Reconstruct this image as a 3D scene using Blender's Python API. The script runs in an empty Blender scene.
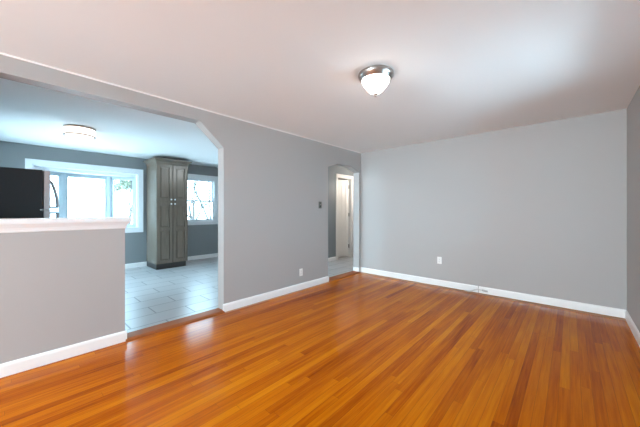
import bpy, bmesh, math, random
from mathutils import Vector, Matrix
from mathutils.geometry import tessellate_polygon

random.seed(7)
C = bpy.context.scene
COL = C.collection

# ------------------------------------------------------------------ camera, world, lights, exposure
YAW = math.atan(250 / 277.0)
cam_data = bpy.data.cameras.new('camera')
cam_data.sensor_width = 36.0
cam_data.lens = 277.0 / 640.0 * 36.0
cam_data.shift_y = -2.5 / 640.0
cam_data.clip_start = 0.02
cam = bpy.data.objects.new('camera', cam_data)
cam.location = (0, 0, 1.25)
cam.rotation_euler = (math.pi / 2, 0, YAW)
COL.objects.link(cam)
C.camera = cam

world = bpy.data.worlds.new('sky')
C.world = world
world.use_nodes = True
bg = world.node_tree.nodes['Background']
bg.inputs['Color'].default_value = (0.52, 0.80, 1.0, 1)
bg.inputs['Strength'].default_value = 13.0


def area(name, loc, rot, sx, sy, power, color, portal=False):
    l = bpy.data.lights.new(name, 'AREA')
    l.shape = 'RECTANGLE'
    l.size, l.size_y = sx, sy
    l.energy = power
    l.color = color
    if portal:
        l.cycles.is_portal = True
    o = bpy.data.objects.new(name, l)
    o.location = loc
    o.rotation_euler = rot
    COL.objects.link(o)
    return o


H90 = math.pi / 2
# daylight at the two windows behind the camera
area('daylight_rear', (-1.30, -4.95, 1.30), (H90 - 0.02, 0, 0), 2.5, 2.0, 570, (0.89, 0.95, 1.0))
area('side_portal', (0.645, 2.70, 1.5), (0, H90, 0), 1.2, 1.3, 1, (1, 1, 1), True)
area('rear_portal', (-1.45, -4.75, 1.4), (H90, 0, 0), 2.3, 1.6, 1, (1, 1, 1), True)
area('patio_fill', (-6.10, -0.95, 0.95), (H90 + 0.05, 0, 0), 1.5, 1.9, 44, (0.72, 0.90, 1.0))  # added fill lamp outside the invented kitchen opening
sun_data = bpy.data.lights.new('sun', 'SUN')
sun_data.energy = 12.0
sun_data.angle = 0.01
sun_data.color = (1.0, 0.97, 0.92)
sun = bpy.data.objects.new('sun', sun_data)
sun.rotation_euler = Vector((-0.62, -0.42, -0.9)).to_track_quat('-Z', 'Y').to_euler()
COL.objects.link(sun)
# portals: guide sky sampling through the kitchen windows
area('bay_portal', (-7.75, 1.05, 1.48), (0, -H90, 0), 1.3, 1.7, 1, (1, 1, 1), True)
area('sash_portal', (-7.33, 3.26, 1.53), (0, -H90, 0), 1.2, 0.9, 1, (1, 1, 1), True)

C.view_settings.view_transform = 'Standard'
C.view_settings.look = 'None'
C.view_settings.gamma = 1.0
C.view_settings.exposure = 0.42
C.view_settings.use_curve_mapping = False
try:
    C.cycles.use_denoising = True
    C.cycles.max_bounces = 14
    C.cycles.diffuse_bounces = 8
    C.cycles.glossy_bounces = 6
    C.cycles.transparent_max_bounces = 16
    C.cycles.sample_clamp_indirect = 8
except Exception:
    pass


# ------------------------------------------------------------------ materials
def mat(name, color, rough=0.5, metal=0.0, spec=0.5, coat=0.0, bump=None, emit=None):
    m = bpy.data.materials.new(name)
    m.use_nodes = True
    nt = m.node_tree
    b = nt.nodes['Principled BSDF']
    b.inputs['Base Color'].default_value = (*color, 1)
    b.inputs['Roughness'].default_value = rough
    b.inputs['Metallic'].default_value = metal
    b.inputs['Specular IOR Level'].default_value = spec
    b.inputs['Coat Weight'].default_value = coat
    if emit:
        b.inputs['Emission Color'].default_value = (*emit[0], 1)
        b.inputs['Emission Strength'].default_value = emit[1]
    if bump:
        tc = nt.nodes.new('ShaderNodeTexCoord')
        n = nt.nodes.new('ShaderNodeTexNoise')
        n.inputs['Scale'].default_value = bump[0]
        n.inputs['Detail'].default_value = 3
        bp = nt.nodes.new('ShaderNodeBump')
        bp.inputs['Strength'].default_value = bump[1]
        bp.inputs['Distance'].default_value = bump[2]
        nt.links.new(tc.outputs['Object'], n.inputs['Vector'])
        nt.links.new(n.outputs['Fac'], bp.inputs['Height'])
        nt.links.new(bp.outputs['Normal'], b.inputs['Normal'])
    return m


class NT:
    def __init__(s, m):
        s.t = m.node_tree
        s.b = s.t.nodes['Principled BSDF']

    def n(s, typ, **kw):
        x = s.t.nodes.new(typ)
        for k, v in kw.items():
            setattr(x, k, v)
        return x

    def put(s, sock, v):
        if isinstance(v, (int, float)):
            sock.default_value = v
        elif isinstance(v, tuple):
            sock.default_value = v
        else:
            s.t.links.new(v, sock)

    def m(s, op, a, b=0.0, c=0.0):
        x = s.n('ShaderNodeMath', operation=op)
        s.put(x.inputs[0], a)
        s.put(x.inputs[1], b)
        if len(x.inputs) > 2:
            s.put(x.inputs[2], c)
        return x.outputs[0]

    def mix(s, f, a, b, mode='MIX'):
        x = s.n('ShaderNodeMix', data_type='RGBA', blend_type=mode)
        s.put(x.inputs['Factor'], f)
        s.put(x.inputs['A'], a)
        s.put(x.inputs['B'], b)
        return x.outputs['Result']

    def comb(s, x, y, z):
        c = s.n('ShaderNodeCombineXYZ')
        for i, v in enumerate((x, y, z)):
            s.put(c.inputs[i], v)
        return c.outputs[0]

    def ramp(s, f, stops):
        r = s.n('ShaderNodeValToRGB')
        el = r.color_ramp.elements
        while len(el) < len(stops):
            el.new(0.5)
        for e, (p, c) in zip(el, stops):
            e.position = p
            e.color = (*c, 1)
        s.put(r.inputs[0], f)
        return r.outputs[0]


WALL = (0.402, 0.384, 0.372)
M = {}
M['paint'] = mat('grey_wall_paint', WALL, 0.55, bump=(260, 0.10, 0.002))
M['paint_k'] = mat('blue_grey_walls', (0.222, 0.238, 0.248), 0.55, bump=(260, 0.10, 0.002))  # darker and bluer than the living room walls
M['ceil'] = mat('white_ceiling_paint', (0.83, 0.855, 0.865), 0.8, bump=(120, 0.06, 0.002))
M['trim'] = mat('white_trim_paint', (0.84, 0.83, 0.82), 0.32)
M['cap'] = mat('white_ledge_paint', (0.80, 0.81, 0.82), 0.35)
M['vinyl'] = mat('white_window_vinyl', (0.80, 0.83, 0.86), 0.35)
M['sash'] = mat('backlit_shade_sash', (0.50, 0.58, 0.63), 0.4)  # backlit shade of the bay frames put into the colour
M['door'] = mat('white_door_paint', (0.83, 0.80, 0.76), 0.4)
M['nickel'] = mat('brushed_nickel', (0.42, 0.39, 0.37), 0.3, metal=1.0)
M['steel'] = mat('stainless_steel', (0.62, 0.63, 0.65), 0.28, metal=1.0)
M['handle'] = mat('grey_handle_metal', (0.30, 0.31, 0.33), 0.35, metal=0.8)
M['bronze'] = mat('aged_bronze', (0.16, 0.10, 0.06), 0.5, metal=0.4)
M['dark_steel'] = mat('dark_hinge_metal', (0.10, 0.09, 0.08), 0.4, metal=0.8)
M['black'] = mat('black_textured_enamel', (0.014, 0.022, 0.028), 0.30, spec=0.5, bump=(420, 0.25, 0.002))
M['gasket'] = mat('grey_rubber_gasket', (0.10, 0.10, 0.11), 0.6)
M['plastic'] = mat('white_plastic', (0.85, 0.83, 0.80), 0.35)
M['slot'] = mat('dark_slot_plastic', (0.05, 0.05, 0.05), 0.5)
M['plate'] = mat('grey_switch_plate', (0.15, 0.14, 0.12), 0.4, metal=0.3)
M['cable'] = mat('pale_cable_jacket', (0.60, 0.58, 0.56), 0.5)
M['rawwood'] = mat('worn_floor_edge', (0.44, 0.22, 0.11), 0.6, spec=0.1, bump=(30, 0.2, 0.002))
M['bark'] = mat('tree_bark', (0.03, 0.03, 0.03), 0.9)
M['leaf'] = mat('pale_green_leaf', (0.10, 0.12, 0.08), 0.7)
M['ground'] = mat('pale_concrete_ground', (0.60, 0.60, 0.60), 0.9, bump=(8, 0.2, 0.02))
M['fence'] = mat('white_fence_paint', (0.78, 0.78, 0.78), 0.6)
M['siding'] = mat('white_exterior_siding', (0.75, 0.75, 0.75), 0.6)
M['dome'] = mat('frosted_dome_glass', (0.9, 0.9, 0.88), 0.35, emit=((1.0, 0.94, 0.88), 11.0))
M['drum_fill'] = mat('added_drum_glass', (0.9, 0.9, 0.9), 0.4, emit=((0.92, 0.98, 1.0), 34.0))  # glow of the added, unseen kitchen drum
M['globe'] = mat('frosted_globe_glass', (0.9, 0.9, 0.88), 0.35, emit=((1.0, 0.90, 0.80), 60.0))
M['drum'] = mat('white_drum_glass', (0.9, 0.88, 0.84), 0.4, emit=((1.0, 0.88, 0.78), 1.3))


def glass():
    m = bpy.data.materials.new('window_glass')
    m.use_nodes = True
    nt = m.node_tree
    nt.nodes.remove(nt.nodes['Principled BSDF'])
    out = nt.nodes['Material Output']
    mx = nt.nodes.new('ShaderNodeMixShader')
    tr = nt.nodes.new('ShaderNodeBsdfTransparent')
    tr.inputs[0].default_value = (0.95, 0.98, 0.98, 1)
    gl = nt.nodes.new('ShaderNodeBsdfGlossy')
    gl.inputs['Roughness'].default_value = 0.02
    fr = nt.nodes.new('ShaderNodeFresnel')
    fr.inputs[0].default_value = 1.3
    nt.links.new(fr.outputs[0], mx.inputs[0])
    nt.links.new(tr.outputs[0], mx.inputs[1])
    nt.links.new(gl.outputs[0], mx.inputs[2])
    nt.links.new(mx.outputs[0], out.inputs['Surface'])
    return m


M['glass'] = glass()


def oak(name, dark=1.0, width=0.057):
    m = mat(name, (0.5, 0.2, 0.05), 0.22, spec=0.085)
    N = NT(m)
    N.b.inputs['Specular Tint'].default_value = (1.0, 0.75, 0.5, 1)
    tc = N.n('ShaderNodeTexCoord')
    sp = N.n('ShaderNodeSeparateXYZ')
    N.t.links.new(tc.outputs['Object'], sp.inputs[0])
    x, y = sp.outputs[0], sp.outputs[1]
    rx = N.m('DIVIDE', x, width)
    row = N.m('FLOOR', rx)
    fx = N.m('FRACT', rx)
    wr = N.n('ShaderNodeTexWhiteNoise', noise_dimensions='1D')
    N.put(wr.inputs['W'], row)
    L = 1.9
    yy = N.m('DIVIDE', N.m('ADD', y, N.m('MULTIPLY', wr.outputs['Value'], 7.3)), L)
    pl = N.m('FLOOR', yy)
    fy = N.m('FRACT', yy)
    wn = N.n('ShaderNodeTexWhiteNoise', noise_dimensions='2D')
    N.put(wn.inputs['Vector'], N.comb(row, pl, 0.0))
    r1 = wn.outputs['Value']
    # long grain streaks inside each board
    g = N.n('ShaderNodeTexNoise')
    N.put(g.inputs['Vector'], N.comb(N.m('MULTIPLY', x, 55.0), N.m('ADD', N.m('MULTIPLY', y, 2.2), N.m('MULTIPLY', r1, 50.0)), r1))
    g.inputs['Scale'].default_value = 1.0
    g.inputs['Detail'].default_value = 5
    g.inputs['Roughness'].default_value = 0.62
    g2 = N.n('ShaderNodeTexNoise')
    N.put(g2.inputs['Vector'], N.comb(N.m('MULTIPLY', x, 1.3), N.m('MULTIPLY', y, 0.5), 0.0))
    g2.inputs['Scale'].default_value = 1.0
    g2.inputs['Detail'].default_value = 2
    g3 = N.n('ShaderNodeTexNoise')
    N.put(g3.inputs['Vector'], N.comb(N.m('MULTIPLY', row, 0.45), N.m('MULTIPLY', y, 0.45), 3.0))
    g3.inputs['Scale'].default_value = 1.0
    g3.inputs['Detail'].default_value = 2
    tone = N.m('ADD', N.m('MULTIPLY', r1, 0.34), N.m('MULTIPLY', g2.outputs['Fac'], 0.25))
    tone = N.m('ADD', tone, N.m('MULTIPLY', N.m('SUBTRACT', g3.outputs['Fac'], 0.26), 0.75))
    tone = N.m('ADD', tone, N.m('MULTIPLY', N.m('SUBTRACT', g.outputs['Fac'], 0.5), 0.80))
    k = dark
    col = N.ramp(tone, [(0.05, (0.17 * k, 0.026 * k, 0.002 * k)), (0.28, (0.37 * k, 0.074 * k, 0.001 * k)),
                        (0.52, (0.53 * k, 0.134 * k, 0.001 * k)), (0.90, (0.70 * k, 0.230 * k, 0.003 * k))])
    # joints between boards
    ex = N.m('MINIMUM', fx, N.m('SUBTRACT', 1.0, fx))
    ey = N.m('MULTIPLY', N.m('MINIMUM', fy, N.m('SUBTRACT', 1.0, fy)), L / width)
    e = N.m('MINIMUM', ex, ey)
    j = N.m('LESS_THAN', e, 0.018)
    col = N.mix(N.m('MULTIPLY', j, 0.55), col, (0.10 * k, 0.03 * k, 0.006, 1))
    N.put(N.b.inputs['Base Color'], col)
    # gentle waviness of the lacquer
    wv = N.n('ShaderNodeTexNoise')
    N.put(wv.inputs['Vector'], N.comb(N.m('MULTIPLY', x, 14.0), N.m('MULTIPLY', y, 3.0), 0.0))
    wv.inputs['Scale'].default_value = 1.0
    bp = N.n('ShaderNodeBump')
    bp.inputs['Strength'].default_value = 0.16
    bp.inputs['Distance'].default_value = 0.004
    hh = N.m('SUBTRACT', N.m('ADD', wv.outputs['Fac'], N.m('MULTIPLY', r1, 0.25)), N.m('MULTIPLY', j, 0.5))
    N.put(bp.inputs['Height'], hh)
    N.put(N.b.inputs['Normal'], bp.outputs[0])
    N.put(N.b.inputs['Roughness'], N.m('ADD', 0.10, N.m('MULTIPLY', g2.outputs['Fac'], 0.10)))
    return m


M['oak'] = oak('amber_oak_strip_floor')
M['threshold'] = mat('red_brown_threshold_wood', (0.30, 0.085, 0.022), 0.4, spec=0.1, bump=(60, 0.2, 0.002))


def tile():
    m = mat('pale_stone_tile', (0.5, 0.55, 0.58), 0.3)
    N = NT(m)
    tc = N.n('ShaderNodeTexCoord')
    sp = N.n('ShaderNodeSeparateXYZ')
    N.t.links.new(tc.outputs['Object'], sp.inputs[0])
    v = N.comb(N.m('ADD', sp.outputs[1], -1.515 + 6.8), N.m('ADD', sp.outputs[0], 5.31 + 6.2), 0.0)
    br = N.n('ShaderNodeTexBrick')
    br.offset = 0.5
    br.offset_frequency = 2
    N.put(br.inputs['Vector'], v)
    br.inputs['Scale'].default_value = 1.0
    br.inputs['Brick Width'].default_value = 0.68
    br.inputs['Row Height'].default_value = 0.31
    br.inputs['Mortar Size'].default_value = 0.008
    br.inputs['Mortar Smooth'].default_value = 0.1
    br.inputs['Color1'].default_value = (0.47, 0.475, 0.48, 1)
    br.inputs['Color2'].default_value = (0.55, 0.55, 0.555, 1)
    br.inputs['Mortar'].default_value = (0.17, 0.18, 0.19, 1)
    ns = N.n('ShaderNodeTexNoise')
    N.put(ns.inputs['Vector'], N.comb(N.m('MULTIPLY', sp.outputs[0], 5.0), N.m('MULTIPLY', sp.outputs[1], 1.6), 0.0))
    ns.inputs['Scale'].default_value = 1.0
    ns.inputs['Detail'].default_value = 5
    c = N.mix(N.m('MULTIPLY', ns.outputs['Fac'], 0.35), br.outputs['Color'], (0.42, 0.44, 0.46, 1))
    N.put(N.b.inputs['Base Color'], c)
    bp = N.n('ShaderNodeBump', invert=True)
    bp.inputs['Strength'].default_value = 0.3
    bp.inputs['Distance'].default_value = 0.003
    N.put(bp.inputs['Height'], br.outputs['Fac'])
    N.put(N.b.inputs['Normal'], bp.outputs[0])
    return m


M['tile'] = tile()


def stained():
    m = mat('grey_brown_stained_wood', (0.07, 0.06, 0.052), 0.26, spec=0.6)
    N = NT(m)
    tc = N.n('ShaderNodeTexCoord')
    mp = N.n('ShaderNodeMapping')
    mp.inputs['Scale'].default_value = (60, 60, 3)
    N.t.links.new(tc.outputs['Object'], mp.inputs[0])
    ns = N.n('ShaderNodeTexNoise')
    N.put(ns.inputs['Vector'], mp.outputs[0])
    ns.inputs['Scale'].default_value = 1.0
    ns.inputs['Detail'].default_value = 4
    N.put(N.b.inputs['Base Color'], N.ramp(ns.outputs['Fac'], [(0.3, (0.140, 0.112, 0.088)), (0.7, (0.180, 0.147, 0.117))]))
    return m


M['cab'] = stained()
M['toe'] = mat('dark_toe_kick', (0.025, 0.023, 0.022), 0.5)


# ------------------------------------------------------------------ mesh helpers
class MB:
    def __init__(s):
        s.bm = bmesh.new()

    def box(s, x0, x1, y0, y1, z0, z1, bevel=0.0):
        r = bmesh.ops.create_cube(s.bm, size=1.0)
        vs = r['verts']
        for v in vs:
            v.co = Vector((x0 + (v.co.x + .5) * (x1 - x0), y0 + (v.co.y + .5) * (y1 - y0), z0 + (v.co.z + .5) * (z1 - z0)))
        if bevel:
            es = list({e for v in vs for e in v.link_edges})
            bmesh.ops.bevel(s.bm, geom=es, offset=bevel, segments=2, affect='EDGES', profile=0.5)
        return s

    def prism(s, pts, axis, a, b):
        """outline of 2-D points extruded along an axis from a to b"""
        def P(p, t):
            return {'x': (t, p[0], p[1]), 'y': (p[0], t, p[1]), 'z': (p[0], p[1], t)}[axis]
        A = [s.bm.verts.new(P(p, a)) for p in pts]
        B = [s.bm.verts.new(P(p, b)) for p in pts]
        n = len(pts)
        for tri in tessellate_polygon([[Vector((p[0], p[1], 0)) for p in pts]]):
            s.bm.faces.new([A[i] for i in tri])
            s.bm.faces.new([B[i] for i in reversed(tri)])
        for i in range(n):
            s.bm.faces.new((A[i], B[i], B[(i + 1) % n], A[(i + 1) % n]))
        return s

    def rings(s, loops, closed_ends=True):
        rs = [[s.bm.verts.new(p) for p in l] for l in loops]
        n = len(rs[0])
        for a, b in zip(rs, rs[1:]):
            for i in range(n):
                s.bm.faces.new((a[i], a[(i + 1) % n], b[(i + 1) % n], b[i]))
        if closed_ends:
            s.bm.faces.new(rs[0][::-1])
            s.bm.faces.new(rs[-1])
        return s

    def lathe(s, prof, cx, cy, n=40):
        loops = [[(cx + r * math.cos(2 * math.pi * i / n), cy + r * math.sin(2 * math.pi * i / n), z) for i in range(n)] for r, z in prof]
        return s.rings(loops)

    def tube(s, pts, radii, n=10):
        pts = [Vector(p) for p in pts]
        if not isinstance(radii, (list, tuple)):
            radii = [radii] * len(pts)
        loops = []
        for i, p in enumerate(pts):
            d = (pts[min(i + 1, len(pts) - 1)] - pts[max(i - 1, 0)]).normalized()
            up = Vector((0, 0, 1)) if abs(d.z) < 0.9 else Vector((1, 0, 0))
            u = d.cross(up).normalized()
            w = d.cross(u)
            loops.append([p + (u * math.cos(2 * math.pi * k / n) + w * math.sin(2 * math.pi * k / n)) * radii[i] for k in range(n)])
        return s.rings(loops)

    def frame(s, axis, a, b, u0, u1, v0, v1, w):
        """rectangular ring lying across an axis (mitred look from four bars); w = bar width or (left,right,bottom,top)"""
        if not isinstance(w, tuple):
            w = (w, w, w, w)
        for (p0, p1, q0, q1) in ((u0, u0 + w[0], v0, v1), (u1 - w[1], u1, v0, v1), (u0 + w[0], u1 - w[1], v0, v0 + w[2]), (u0 + w[0], u1 - w[1], v1 - w[3], v1)):
            if axis == 'x':
                s.box(a, b, p0, p1, q0, q1)
            else:
                s.box(p0, p1, a, b, q0, q1)
        return s

    def xform(s, mtx):
        bmesh.ops.transform(s.bm, matrix=mtx, verts=s.bm.verts)
        return s

    def build(s, name, material, parent=None, smooth=False, origin=None):
        bmesh.ops.recalc_face_normals(s.bm, faces=s.bm.faces)
        me = bpy.data.meshes.new(name)
        if origin is not None:
            bmesh.ops.translate(s.bm, verts=s.bm.verts, vec=-Vector(origin))
        s.bm.to_mesh(me)
        s.bm.free()
        me.materials.append(material)
        if smooth:
            for p in me.polygons:
                p.use_smooth = True
            try:
                me.set_sharp_from_angle(angle=math.radians(35))
            except Exception:
                pass
        o = bpy.data.objects.new(name, me)
        COL.objects.link(o)
        if origin is not None:
            o.location = origin
        if parent is not None:
            o.parent = parent
            if origin is None:
                o.location = -world_loc(parent)
            else:
                o.location = Vector(origin) - world_loc(parent)
        return o


def world_loc(o):
    l = Vector(o.location)
    while o.parent is not None:
        o = o.parent
        l += Vector(o.location)
    return l


def struct(o, label=None):
    o['kind'] = 'structure'
    if label:
        o['label'] = label
    return o


def empty(name, loc):
    o = bpy.data.objects.new(name, None)
    o.empty_display_size = 0.1
    o.location = loc
    COL.objects.link(o)
    return o


def thing(name, loc, label, cat, group=None):
    return tag(empty(name, loc), label, cat, group)


def tag(o, label, cat, group=None):
    o['label'] = label
    o['category'] = cat
    if group:
        o['group'] = group
    return o


def wall_grid(axis, a, b, u0, u1, v0, v1, holes):
    """a wall across an axis, thickness a..b, with rectangular holes (u0,u1,v0,v1)"""
    mb = MB()
    us = sorted({u0, u1, *[h[0] for h in holes], *[h[1] for h in holes]})
    vs = sorted({v0, v1, *[h[2] for h in holes], *[h[3] for h in holes]})
    cache = {}

    def V(i, j, t):
        k = (i, j, t)
        if k not in cache:
            p = (t, us[i], vs[j]) if axis == 'x' else (us[i], t, vs[j])
            cache[k] = mb.bm.verts.new(p)
        return cache[k]

    def solid(i, j):
        if i < 0 or j < 0 or i >= len(us) - 1 or j >= len(vs) - 1:
            return False
        cu, cv = (us[i] + us[i + 1]) / 2, (vs[j] + vs[j + 1]) / 2
        return not any(h[0] < cu < h[1] and h[2] < cv < h[3] for h in holes)

    for i in range(len(us) - 1):
        for j in range(len(vs) - 1):
            if not solid(i, j):
                continue
            for t in (a, b):
                mb.bm.faces.new((V(i, j, t), V(i + 1, j, t), V(i + 1, j + 1, t), V(i, j + 1, t)))
            for di, dj, e in ((-1, 0, ((i, j), (i, j + 1))), (1, 0, ((i + 1, j), (i + 1, j + 1))), (0, -1, ((i, j), (i + 1, j))), (0, 1, ((i, j + 1), (i + 1, j + 1)))):
                if not solid(i + di, j + dj):
                    (p, q), (r, t2) = e
                    mb.bm.faces.new((V(p, q, a), V(r, t2, a), V(r, t2, b), V(p, q, b)))
    return mb


# ------------------------------------------------------------------ room shell
XL, XLB = -3.18, -3.32          # left wall faces
XR = 0.49
YB = 4.78                       # back wall
YR = -4.60                      # wall behind the camera
XK = -7.16                      # far kitchen wall
HC = 2.44
KY0, KY1 = -0.60, 4.30          # kitchen side walls
XH = -4.40                      # hall wall
YE = 7.20                       # end of hall

# floors
struct(MB().box(XL - 0.001, XR, YR, YB, -0.12, 0.0).build('floor', M['oak']))
kf = MB().prism([(XK, KY0), (XLB + 0.001, KY0), (XLB + 0.001, YE), (-7.0, YE), (-7.0, KY1 + 0.12), (XK, KY1 + 0.12)], 'z', -0.12, 0.0)
struct(kf.build('floor_kitchen', M['tile']))

# ceilings
struct(MB().box(XL - 0.02, XR + 0.02, YR - 0.02, YB + 0.02, HC, HC + 0.12).build('ceiling', M['ceil']))
struct(MB().prism([(XK, KY0), (XLB + 0.02, KY0), (XLB + 0.02, YE), (-7.0, YE), (-7.0, KY1 + 0.12), (XK, KY1 + 0.12)], 'z', HC, HC + 0.12).build('ceiling_kitchen', M['ceil']))

# left wall with the two clipped-corner openings (outline in Y,Z)
out = [(YR - 0.14, 0), (-0.45, 0), (-0.45, 2.03), (-0.158, 2.295), (1.450, 2.295), (1.745, 2.035), (1.745, 0),
       (3.735, 0), (3.735, 2.035), (4.03, 2.125), (4.41, 2.125), (4.705, 2.03), (4.705, 0), (YE, 0), (YE, HC), (YR - 0.14, HC)]
struct(MB().prism(out, 'x', XLB, XL).build('wall_left', M['paint']))
# half wall under the opening
struct(MB().box(XLB, XL, -0.45, 0.722, 0, 1.09).build('wall_half', M['paint']))
# back, right and rear walls
struct(MB().box(XL, XR + 0.14, YB, YB + 0.14, 0, HC).build('wall_back', M['paint']))
struct(wall_grid('x', XR, XR + 0.14, YR - 0.14, YB, 0, HC, [(2.05, 3.35, 0.90, 2.10)]).build('wall_right', M['paint']))
struct(wall_grid('y', YR - 0.14, YR, XL, XR, 0, HC, [(-2.60, -0.30, 0.60, 2.20)]).build('wall_rear', M['paint']))
# kitchen walls
BAY = (0.231, 1.876, 0.866, 2.09)
SASH = (2.85, 3.672, 0.98, 2.09)
struct(wall_grid('x', XK - 0.14, XK, KY0 - 0.12, KY1 + 0.12, 0, HC, [BAY, SASH]).build('wall_kitchen_far', M['paint_k']))
struct(wall_grid('y', KY0 - 0.12, KY0, XK, XLB, 0, HC, [(-6.85, -5.35, 0.03, 2.08)]).build('wall_kitchen_near', M['paint_k']))
struct(MB().box(XK, XH - 0.12, KY1, KY1 + 0.12, 0, HC).build('wall_kitchen_end', M['paint_k']))
# hall walls
DY0, DY1, DZ = 5.545, 6.150, 2.125
struct(wall_grid('x', XH - 0.12, XH, KY1, YE, 0, HC, [(DY0, DY1, -0.001, DZ)]).build('wall_hall', M['paint_k']))
struct(MB().box(-7.0, XLB, YE, YE + 0.12, 0, HC).build('wall_hall_end', M['paint_k']))
struct(MB().box(-7.12, -7.0, KY1 + 0.12, YE + 0.12, 0, HC).build('wall_far_room', M['paint_k']))

# ------------------------------------------------------------------ baseboards and trim
BP = [(0, 0), (0.016, 0), (0.016, 0.078), (0.012, 0.092), (0.006, 0.098), (0, 0.10)]


def base_y(name, x, sgn, y0, y1):       # runs along Y on a wall at x
    return struct(MB().prism([(x + sgn * p, z) for p, z in BP], 'y', y0, y1).build(name, M['trim']))


def base_x(name, y, sgn, x0, x1):
    return struct(MB().prism([(y + sgn * p, z) for p, z in BP], 'x', x0, x1).build(name, M['trim']))


base_y('baseboard_half', XL, 1, -0.45, 0.735)
base_y('baseboard_left', XL, 1, 1.735, 3.745)
base_y('baseboard_left_near', XL, 1, YR, -0.45)
struct(MB().box(XLB, XL, 4.690, 4.705, 0, 0.10).build('baseboard_jamb', M['trim']))
XJ = -1.048                              # joint in the back baseboard
base_x('baseboard_back', YB, -1, XJ + 0.012, XR)
b2 = base_x('baseboard_back_corner', YB, -1, XL, XJ)
base_y('baseboard_right', XR, -1, YR, YB - 0.016)
base_x('baseboard_rear', YR, 1, XL + 0.016, XR - 0.016)
base_y('baseboard_kitchen_far', XK, 1, KY0, KY1)
base_y('baseboard_hall', XH, 1, KY1 + 0.016, DY0 - 0.075)
base_y('baseboard_hall_far', XH, 1, DY1 + 0.075, YE)
base_y('baseboard_hall_right', XLB, -1, 4.72, YE)
base_x('baseboard_kitchen_end', KY1, -1, XK + 0.016, XH - 0.12)

# worn unfinished strip of floor along the back wall, and along the left wall
struct(MB().box(XL + 0.02, XR - 0.016, YB - 0.110, YB - 0.016, 0.0, 0.002).build('trim_1', M['rawwood']), 'worn pale floor edge along the back baseboard')
struct(MB().box(XL + 0.016, XL + 0.05, 1.745, 3.735, 0.0, 0.002).build('trim_2', M['rawwood']), 'worn pale floor edge along the left baseboard')
# thin white bead where the left wall meets the ceiling
struct(MB().box(XL, XL + 0.010, YR, YB, HC - 0.012, HC).build('trim_3', M['trim']), 'thin white bead along the top of the left wall')


# thresholds
def threshold(name, y0, y1, label):
    pr = [(XL + 0.035, 0.0), (XL + 0.030, 0.012), (XL + 0.005, 0.022), (XLB + 0.01, 0.022), (XLB - 0.012, 0.010), (XLB - 0.015, 0.0)]
    return struct(MB().prism(pr, 'y', y0, y1).build(name, M['threshold']), label)


threshold('trim_4', 0.724, 1.743, 'red-brown wooden threshold at the wide kitchen opening')
threshold('trim_5', 3.737, 4.688, 'red-brown wooden threshold at the narrow hall doorway')

# ledge on the half wall: cove under a flat shelf
secs = [(1.083, 0.004), (1.092, 0.010), (1.100, 0.011), (1.118, 0.017), (1.136, 0.028), (1.148, 0.036), (1.156, 0.037), (1.157, 0.045), (1.183, 0.046), (1.189, 0.042), (1.190, 0.036)]
cap = MB()
cap.rings([[(XL + o, -0.45, z), (XL + o, 0.722 + o, z), (XLB - o, 0.722 + o, z), (XLB - o, -0.45, z)] for z, o in secs])
struct(cap.build('trim_6', M['cap']), 'white moulded ledge on top of the half wall')

# ------------------------------------------------------------------ windows
def pane(name, parent, x0, x1, y0, y1, z0, z1):
    return MB().box(x0, x1, y0, y1, z0, z1).build(name, M['glass'], parent)


# bay window
XB = XK - 0.45
bay = struct(empty('window_1', (XK, 1.05, 0.866)), 'white bay window with three panes in the far kitchen wall')
y0, y1, z0, z1 = BAY
MB().frame('x', XK, XK + 0.020, y0 - 0.09, y1 + 0.09, z0 - 0.09, z1 + 0.09, 0.088).frame('x', XK + 0.018, XK + 0.028, y0 - 0.09, y1 + 0.09, z0 - 0.09, z1 + 0.09, 0.022).build('casing', M['vinyl'], bay)
MB().frame('x', XK - 0.14, XK, y0 - 0.002, y1 + 0.002, z0 - 0.002, z1 + 0.002, 0.022).build('jamb', M['vinyl'], bay)
yc0, yc1 = 0.68, 1.425
plan = [(XK - 0.13, y0 - 0.10), (XK - 0.13, y1 + 0.10), (XB - 0.10, yc1 + 0.06), (XB - 0.10, yc0 - 0.06)]
MB().prism(plan, 'z', z0 - 0.04, z0 + 0.012).build('seat_board', M['vinyl'], bay)
MB().prism(plan, 'z', z1 - 0.075, z1 + 0.08).build('head_board', M['vinyl'], bay)


def bay_light(p, q):
    """one framed light of the bay between plan points p and q"""
    d = Vector((q[0] - p[0], q[1] - p[1], 0))
    Ln = d.length
    ang = math.atan2(d.y, d.x)
    mt = Matrix.Translation((p[0], p[1], 0)) @ Matrix.Rotation(ang, 4, 'Z')
    za, zb = z0 + 0.012, z1 - 0.075
    f = MB().frame('y', -0.035, 0.035, 0.0, Ln, za, zb, 0.050)
    f.frame('y', -0.022, 0.022, 0.045, Ln - 0.045, za + 0.045, zb - 0.045, 0.025).xform(mt)
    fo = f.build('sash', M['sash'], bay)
    MB().box(0.066, Ln - 0.066, -0.004, 0.004, za + 0.066, zb - 0.066).xform(mt).build('pane', M['glass'], fo)


bay_light((XK - 0.15, y0 + 0.005), (XB, yc0 - 0.02))
bay_light((XB, yc0), (XB, yc1))
bay_light((XB, yc1 + 0.02), (XK - 0.15, y1 - 0.005))
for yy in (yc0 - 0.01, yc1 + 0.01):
    MB().prism([(XB - 0.04, yy - 0.045), (XB + 0.055, yy - 0.045), (XB + 0.075, yy), (XB + 0.055, yy + 0.045), (XB - 0.04, yy + 0.045)], 'z', z0 + 0.012, z1 - 0.075).build('mullion', M['sash'], bay)

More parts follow.
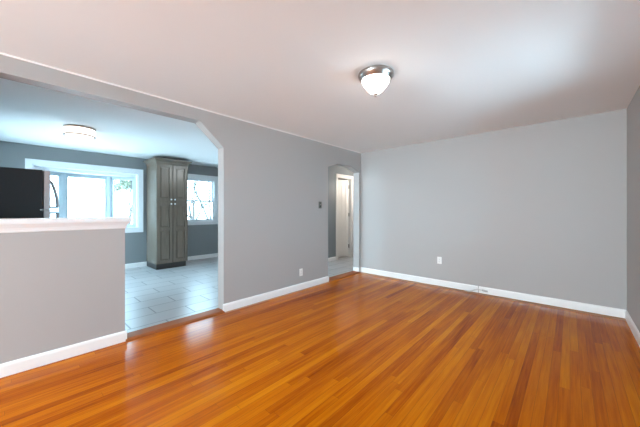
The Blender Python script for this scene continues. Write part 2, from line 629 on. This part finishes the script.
# double-hung window beyond the pantry
w2 = struct(empty('window_2', (XK, 3.26, 0.98)), 'white double-hung window beside the tall pantry cabinet')
y0, y1, z0, z1 = SASH
MB().frame('x', XK, XK + 0.022, y0 - 0.09, y1 + 0.09, z0 - 0.02, z1 + 0.10, (0.09, 0.09, 0.001, 0.10)).frame('x', XK + 0.02, XK + 0.03, y0 - 0.09, y1 + 0.09, z0 - 0.02, z1 + 0.10, 0.02).build('casing', M['vinyl'], w2)
MB().box(XK - 0.10, XK + 0.055, y0 - 0.11, y1 + 0.11, z0 - 0.022, z0 + 0.004, 0.004).box(XK, XK + 0.018, y0 - 0.09, y1 + 0.09, z0 - 0.09, z0 - 0.022).build('sill', M['vinyl'], w2)
MB().frame('x', XK - 0.14, XK, y0 - 0.002, y1 + 0.002, z0 - 0.002, z1 + 0.002, 0.02).build('jamb', M['vinyl'], w2)
zm = 1.515
su = MB().frame('x', XK - 0.11, XK - 0.075, y0 + 0.015, y1 - 0.015, zm - 0.025, z1 - 0.015, (0.03, 0.03, 0.045, 0.045)).build('upper_sash', M['vinyl'], w2)
pane('pane', su, XK - 0.096, XK - 0.088, y0 + 0.045, y1 - 0.045, zm + 0.02, z1 - 0.06)
sl = MB().frame('x', XK - 0.073, XK - 0.038, y0 + 0.015, y1 - 0.015, z0 + 0.005, zm + 0.02, (0.03, 0.03, 0.055, 0.045)).build('lower_sash', M['vinyl'], w2)
pane('pane', sl, XK - 0.060, XK - 0.052, y0 + 0.045, y1 - 0.045, z0 + 0.06, zm - 0.025)


# windows behind the camera
def plain_window(name, axis, face, sgn, u0, u1, v0, v1, nlights, label):
    def bx(mb, t0, t1, a0, a1, b0, b1):
        s0, s1 = sorted((face + sgn * t0, face + sgn * t1))
        return mb.box(s0, s1, a0, a1, b0, b1) if axis == 'x' else mb.box(a0, a1, s0, s1, b0, b1)
    c = (face, (u0 + u1) / 2, v0) if axis == 'x' else ((u0 + u1) / 2, face, v0)
    r = struct(empty(name, c), label)
    mb = MB()
    for a0, a1, b0, b1 in ((u0 - .08, u0, v0 - .08, v1 + .08), (u1, u1 + .08, v0 - .08, v1 + .08), (u0, u1, v0 - .08, v0), (u0, u1, v1, v1 + .08)):
        bx(mb, -0.018, 0.0, a0, a1, b0, b1)
    mb.build('casing', M['vinyl'], r)
    step = (u1 - u0) / nlights
    for i in range(nlights):
        a0, a1 = u0 + i * step, u0 + (i + 1) * step
        for (b0, b1, t) in ((v0, (v0 + v1) / 2 + .02, 0.05), ((v0 + v1) / 2 - .02, v1, 0.085)):
            f = MB()
            for p in ((a0, a0 + .045, b0, b1), (a1 - .045, a1, b0, b1), (a0 + .045, a1 - .045, b0, b0 + .045), (a0 + .045, a1 - .045, b1 - .045, b1)):
                bx(f, t, t + 0.033, *p)
            fo = f.build('sash', M['vinyl'], r)
            bx(MB(), t + 0.012, t + 0.018, a0 + .045, a1 - .045, b0 + .045, b1 - .045).build('pane', M['glass'], fo)
    return r


plain_window('window_3', 'y', YR, -1, -2.60, -0.30, 0.60, 2.20, 3, 'wide white window in the wall behind the camera')
plain_window('window_4', 'x', XR, 1, 2.05, 3.35, 0.90, 2.10, 2, 'white double window in the right wall beyond the right edge of the photo')

plain_window('window_5', 'y', KY0, -1, -6.85, -5.35, 0.03, 2.08, 2, 'unseen glazed opening added in the kitchen side wall to brighten the kitchen')  # invented opening that lets more light into the kitchen

# ------------------------------------------------------------------ hall door
ct = MB()
ct.box(XH, XH + 0.018, DY0 - 0.072, DY0, 0, DZ + 0.072).box(XH, XH + 0.018, DY1, DY1 + 0.072, 0, DZ + 0.072).box(XH, XH + 0.018, DY0, DY1, DZ, DZ + 0.072)
ct.box(XH - 0.12, XH, DY0, DY0 + 0.014, 0, DZ).box(XH - 0.12, XH, DY1 - 0.014, DY1, 0, DZ).box(XH - 0.12, XH, DY0 + 0.014, DY1 - 0.014, DZ - 0.014, DZ)
struct(ct.build('trim_7', M['door']), 'white door casing in the hall')

HP = Vector((XH - 0.075, DY1 - 0.040, 0))           # hinge line
DW, DT = 0.555, 0.035
dm = MB()
# leaf in local space: runs along -Y from the hinge, room face at x = 0
rail, zb, zt = 0.095, 0.018, DZ - 0.030
zr = [(zb + 0.20, 0.86), (0.98, zt - 0.12)]
dm.box(-DT, 0, -rail, 0, zb, zt).box(-DT, 0, -DW, -DW + rail, zb, zt)
mid0, mid1 = -DW / 2 - 0.045, -DW / 2 + 0.045
dm.box(-DT, 0, -DW + rail, -rail, zb, zr[0][0]).box(-DT, 0, -DW + rail, -rail, zr[0][1], zr[1][0]).box(-DT, 0, -DW + rail, -rail, zr[1][1], zt)
for za, zc in zr:
    dm.box(-DT, 0, mid0, mid1, za, zc)
    for ya, yb in ((-DW + rail, mid0), (mid1, -rail)):
        dm.box(-DT + 0.010, -0.010, ya, yb, za, zc)
        dm.box(-DT + 0.004, -0.004, ya + 0.03, yb - 0.03, za + 0.03, zc - 0.03, 0.004)
dang = -math.radians(22)
dl = dm.build('door_1', M['door'])
dl.location = HP
dl.rotation_euler = (0, 0, dang)
struct(dl, 'white panelled door standing ajar in the hall')
kb = MB().lathe([(0.004, 0), (0.026, 0.0), (0.026, 0.006), (0.010, 0.010), (0.010, 0.03), (0.024, 0.042), (0.028, 0.054), (0.022, 0.066), (0.006, 0.07)], 0, 0, 20)
kb.xform(Matrix.Translation((0, -DW + 0.06, 0.95)) @ Matrix.Rotation(H90, 4, 'Y'))
k = kb.build('door_knob', M['nickel'], smooth=True)
k.parent = dl
for z in (0.30, 1.15, 1.90):
    hb = MB().tube([(0.010, 0.012, z - 0.05), (0.010, 0.012, z + 0.05)], 0.009, 10).box(-0.02, 0.004, 0.0, 0.010, z - 0.045, z + 0.045).build('hinge', M['dark_steel'])
    hb.parent = dl

# ------------------------------------------------------------------ pantry cabinet
CX0, CX1, CY0, CY1 = XK + 0.002, -6.48, 2.030, 2.675
pc = thing('pantry_cabinet', ((CX0 + CX1) / 2, (CY0 + CY1) / 2, 0), 'tall dark grey-brown four-door pantry cabinet standing between the two kitchen windows', 'cabinet')
MB().box(CX0 + 0.018, CX1 - 0.062, CY0, CY1, 0.115, 2.275).frame('x', CX1 - 0.062, CX1 - 0.022, CY0, CY1, 0.115, 2.275, 0.035).build('carcass', M['cab'], pc)
MB().box(CX0 + 0.018, CX1 - 0.030, CY0 + 0.006, CY1 - 0.03, 0.0, 0.115).build('toe_kick', M['toe'], pc)
ck = [(2.262, 0.002), (2.285, 0.010), (2.300, 0.012), (2.318, 0.022), (2.340, 0.048), (2.352, 0.064), (2.356, 0.070), (2.372, 0.072), (2.375, 0.068)]
MB().rings([[(CX0 + 0.018, CY0 - o, z), (CX1 - 0.01 + o, CY0 - o, z), (CX1 - 0.01 + o, CY1 + o, z), (CX0 + 0.018, CY1 + o, z)] for z, o in ck]).build('crown_molding', M['cab'], pc)


def shaker(y0, y1, z0, z1, mids, knob_y, knob_z):
    st = 0.062
    xa, xb = CX1 - 0.021, CX1
    m = MB().frame('x', xa, xb, y0, y1, z0, z1, st)
    zs = [z0 + st] + [v for mz in mids for v in (mz - st / 2, mz + st / 2)] + [z1 - st]
    for mz in mids:
        m.box(xa, xb, y0 + st, y1 - st, mz - st / 2, mz + st / 2)
    for i in range(0, len(zs), 2):
        ya, yb, za, zb = y0 + st, y1 - st, zs[i], zs[i + 1]
        m.box(xa, xa + 0.003, ya, yb, za, zb)
        g, h = 0.014, 0.030         # deep groove, then a panel raised on a slope
        m.rings([[(x, ya + o, za + o), (x, yb - o, za + o), (x, yb - o, zb - o), (x, ya + o, zb - o)] for x, o in ((xa + 0.003, g), (xa + 0.007, g), (xb - 0.005, h))])
    d = m.build('door', M['cab'], pc)
    kn = MB().lathe([(0.003, 0), (0.009, 0.0), (0.007, 0.010), (0.008, 0.014), (0.017, 0.020), (0.018, 0.026), (0.013, 0.031), (0.003, 0.032)], 0, 0, 16)
    kn.xform(Matrix.Translation((xb, knob_y, knob_z)) @ Matrix.Rotation(H90, 4, 'Y')).build('knob', M['steel'], d, smooth=True)


YM = (CY0 + CY1) / 2
for (ya, yb, ky) in ((CY0 + 0.004, YM - 0.006, YM - 0.038), (YM + 0.006, CY1 - 0.004, YM + 0.038)):
    shaker(ya, yb, 0.120, 1.441, [0.86], ky, 1.405)
    shaker(ya, yb, 1.461, 2.260, [], ky, 1.500)

# ------------------------------------------------------------------ refrigerator
FX0, FX1 = -5.22, -4.50
FY0, FYb, FY1 = -0.50, 0.236, 0.292
rf = thing('refrigerator', ((FX0 + FX1) / 2, (FY0 + FY1) / 2, 0), 'top-freezer refrigerator with black side and steel doors, standing behind the half wall', 'refrigerator')
MB().box(FX0, FX1, FY0, FYb - 0.008, 0.03, 1.722, 0.006).build('body', M['black'], rf)
MB().box(FX0 + 0.03, FX1 - 0.03, FY0 + 0.02, FYb - 0.03, 0.0, 0.04).build('base_grille', M['gasket'], rf)


def fridge_door(z0, z1, hz_mount, hz_end):
    d = MB().box(FX0, FX1, FYb, FY1, z0, z1, 0.006).build('door', M['steel'], rf)
    MB().box(FX0 + 0.012, FX1 - 0.012, FYb - 0.008, FYb, z0 + 0.012, z1 - 0.012).build('gasket', M['gasket'], d)
    x = FX1 - 0.055
    pts = []
    n = 12
    for i in range(n + 1):
        t = i / n
        z = hz_mount + (hz_end - hz_mount) * t
        pts.append((x, FY1 + 0.058 * math.cos(t * H90) ** 0.8 + 0.006, z))
    h = MB().tube([(x, FY1, hz_mount), (x, FY1 + 0.066, hz_mount)], 0.013, 10)
    h.tube(pts, 0.015, 10)
    h.tube([(x, FY1 - 0.001, hz_end), (x, FY1 + 0.012, hz_end)], 0.011, 10)
    h.build('handle', M['handle'], d, smooth=True)


fridge_door(1.268, 1.720, 1.295, 1.60)
fridge_door(0.075, 1.258, 1.228, 0.78)
MB().box(FX1 - 0.09, FX1 + 0.004, FYb - 0.03, FY1 + 0.004, 1.258, 1.268).build('hinge', M['steel'], rf)

# ------------------------------------------------------------------ ceiling lights
lx, ly = -1.243, 2.093
dl_ = thing('dome_ceiling_light', (lx, ly, HC), 'round ceiling light with brushed nickel ring and frosted dome over the wooden floor', 'ceiling light')
MB().lathe([(0.02, 2.4395), (0.135, 2.4395), (0.150, 2.428), (0.152, 2.415), (0.147, 2.400), (0.134, 2.385), (0.126, 2.372), (0.118, 2.372), (0.118, 2.395), (0.02, 2.40)], lx, ly, 56).build('base_ring', M['nickel'], dl_, smooth=True)
pr = [(0.117, 2.386), (0.1175, 2.376), (0.114, 2.362), (0.107, 2.346), (0.097, 2.329), (0.084, 2.311), (0.069, 2.294), (0.052, 2.278), (0.034, 2.266), (0.016, 2.259), (0.005, 2.258)]
MB().lathe(pr, lx, ly, 56).build('glass_shade', M['dome'], dl_, smooth=True)
MB().lathe([(0.003, 2.263), (0.018, 2.261), (0.019, 2.254), (0.013, 2.250), (0.009, 2.246), (0.011, 2.240), (0.008, 2.235), (0.002, 2.233)], lx, ly, 20).build('finial', M['nickel'], dl_, smooth=True)



def drum_light(kx, ky, label, glow):
    kl = thing('drum_ceiling_light', (kx, ky, HC), label, 'ceiling light')
    MB().lathe([(0.02, 2.4395), (0.155, 2.4395), (0.155, 2.425), (0.02, 2.42)], kx, ky, 48).build('mounting_plate', M['plastic'], kl, smooth=True)
    MB().lathe([(0.155, 2.424), (0.173, 2.424), (0.173, 2.322), (0.155, 2.322)], kx, ky, 56).build('drum_shade', glow, kl, smooth=True)
    MB().lathe([(0.165, 2.322), (0.150, 2.310), (0.110, 2.298), (0.060, 2.291), (0.010, 2.289)], kx, ky, 56).build('diffuser', glow, kl, smooth=True)
    for z in (2.416, 2.316):
        MB().lathe([(0.166, z), (0.1775, z), (0.1775, z + 0.010), (0.166, z + 0.010)], kx, ky, 56).build('ring', M['bronze'], kl, smooth=True)


drum_light(-5.200, 0.640, 'white drum ceiling light with thin bronze rings near the bay window and refrigerator', M['drum'])
drum_light(-4.25, 3.25, 'added unseen drum fill light for the kitchen, hidden behind the left wall', M['drum_fill'])  # added out of view to brighten the near kitchen ceiling and cabinet front

hx, hy = -3.80, 6.20  # pendant added out of view to brighten the hall and its door
hl = thing('added_pendant_light', (hx, hy, HC), 'unseen globe pendant added to light the hall outside the panelled door', 'added light')
MB().lathe([(0.02, 2.4395), (0.06, 2.4395), (0.06, 2.425), (0.03, 2.41), (0.008, 2.405), (0.008, 2.05), (0.035, 2.045), (0.035, 2.01), (0.01, 2.01)], hx, hy, 32).build('stem', M['nickel'], hl, smooth=True)
MB().lathe([(0.03, 2.012)] + [(0.09 * math.sin(t), 1.93 + 0.09 * math.cos(t)) for t in [0.5 + i * 0.2 for i in range(13)]] + [(0.005, 1.841)], hx, hy, 32).build('glass_globe', M['globe'], hl, smooth=True)


# ------------------------------------------------------------------ switch, outlets, cable
def outlet(loc, rotz, label):
    o = thing('wall_outlet', loc, label, 'outlet', 'wall outlets')
    p = MB().box(-0.036, 0.036, 0.0, 0.006, -0.058, 0.058, 0.003).build('cover_plate', M['plastic'])
    p.parent = o
    for s in (-1, 1):
        z = s * 0.0195
        r = MB().box(-0.017, 0.017, 0.005, 0.009, z - 0.0145, z + 0.0145, 0.002).build('receptacle', M['plastic'])
        r.parent = o
        sl = MB().box(-0.0085, -0.0060, 0.0085, 0.0095, z - 0.002, z + 0.008).box(0.0060, 0.0085, 0.0085, 0.0095, z - 0.002, z + 0.008).box(-0.0025, 0.0025, 0.0085, 0.0095, z - 0.011, z - 0.006).build('slots', M['slot'])
        sl.parent = r
    sc = MB().box(-0.003, 0.003, 0.006, 0.008, -0.003, 0.003).build('screw', M['steel'])
    sc.parent = o
    o.rotation_euler = (0, 0, rotz)
    return o


outlet((XL, 3.070, 0.275), -H90, 'white outlet low on the left wall, just above its baseboard')
outlet((-1.621, YB, 0.425), math.pi, 'white outlet on the back wall')

sw = thing('light_switch', (XL, 3.523, 1.353), 'small grey light switch on the left wall beside the hall doorway', 'switch')
p = MB().box(-0.036, 0.036, 0, 0.006, -0.058, 0.058, 0.003).build('cover_plate', M['plate']); p.parent = sw
q = MB().box(-0.018, 0.018, 0.006, 0.008, -0.034, 0.034).build('rocker_frame', M['slot']); q.parent = sw
q = MB().box(-0.007, 0.007, 0.006, 0.020, -0.004, 0.016, 0.002).build('toggle', M['nickel']); q.parent = sw
sw.rotation_euler = (0, 0, -H90)

cb = thing('cable_end', (XJ - 0.02, YB - 0.03, 0.0), 'short pale cable end poking out at the joint of the back baseboard', 'cable')
jx = XJ + 0.006
MB().tube([(jx + 0.05, YB - 0.022, 0.052), (jx, YB - 0.024, 0.058), (jx - 0.04, YB - 0.036, 0.044), (jx - 0.08, YB - 0.045, 0.020), (jx - 0.12, YB - 0.055, 0.012), (jx - 0.17, YB - 0.050, 0.012)], 0.0095, 8).build('cord', M['cable'], cb, smooth=True)
MB().tube([(jx + 0.055, YB - 0.024, 0.052), (jx + 0.13, YB - 0.026, 0.045)], 0.013, 10).build('connector', M['nickel'], cb, smooth=True)

# ------------------------------------------------------------------ outdoors, beyond the kitchen windows
struct(MB().box(-60, 30, -40, 50, -0.70, -0.60).build('ground', M['ground']))


def grow(mb, p, d, ln, r, depth, rnd, tips):
    pts = [p]
    rs = [r]
    n = 4
    for i in range(n):
        d = (d + Vector((rnd.uniform(-.22, .22), rnd.uniform(-.22, .22), rnd.uniform(-.06, .18)))).normalized()
        p = p + d * ln / n
        pts.append(p)
        rs.append(r * (1 - 0.45 * (i + 1) / n))
    mb.tube(pts, rs, 5 if depth else 3)
    if depth == 0:
        tips.append((p, d))
        return
    for k in range(rnd.choice((3, 3, 4))):
        t = rnd.randint(2, n)
        nd = (d + Vector((rnd.uniform(-1, 1), rnd.uniform(-1, 1), rnd.uniform(-.2, .7))) * 0.8).normalized()
        grow(mb, pts[t], nd, ln * rnd.uniform(.58, .78), rs[t] * 0.7, depth - 1, rnd, tips)


def tree(x, y, h, r, leafy, label, seed):
    rnd = random.Random(seed)
    t = thing('garden_tree', (x, y, -0.60), label, 'tree', 'trees outside the kitchen windows')
    mb = MB()
    tips = []
    grow(mb, Vector((x, y, -0.62)), Vector((0, 0, 1)), h * 0.40, r, 4, rnd, tips)
    mb.build('branches', M['bark'], t)
    if leafy:
        lf = MB()
        for p, d in tips:
            for _ in range(leafy):
                c = p + Vector((rnd.gauss(0, .2), rnd.gauss(0, .2), rnd.gauss(0, .25)))
                u = Vector((rnd.uniform(-1, 1), rnd.uniform(-1, 1), rnd.uniform(-1, 1))).normalized()
                w = u.orthogonal().normalized()
                a = lf.bm.verts.new(c + u * .10)
                b = lf.bm.verts.new(c + w * .05)
                e = lf.bm.verts.new(c - u * .10)
                g = lf.bm.verts.new(c - w * .05)
                lf.bm.faces.new((a, b, e, g))
        o = lf.build('leaves', M['leaf'], t)
        o['kind'] = 'stuff'
    return t


tree(-23.5, 5.6, 7.2, 0.12, 60, 'pale leafy tree seen through the right pane of the bay window', 3)
tree(-12.6, 5.35, 5.2, 0.09, 0, 'bare tree nearest the double-hung kitchen window', 11)
tree(-14.4, 6.9, 6.0, 0.11, 0, 'bare tree at the right edge of the double-hung kitchen window', 5)
tree(-17.5, 7.3, 6.5, 0.12, 0, 'bare tree farthest back behind the double-hung kitchen window', 23)
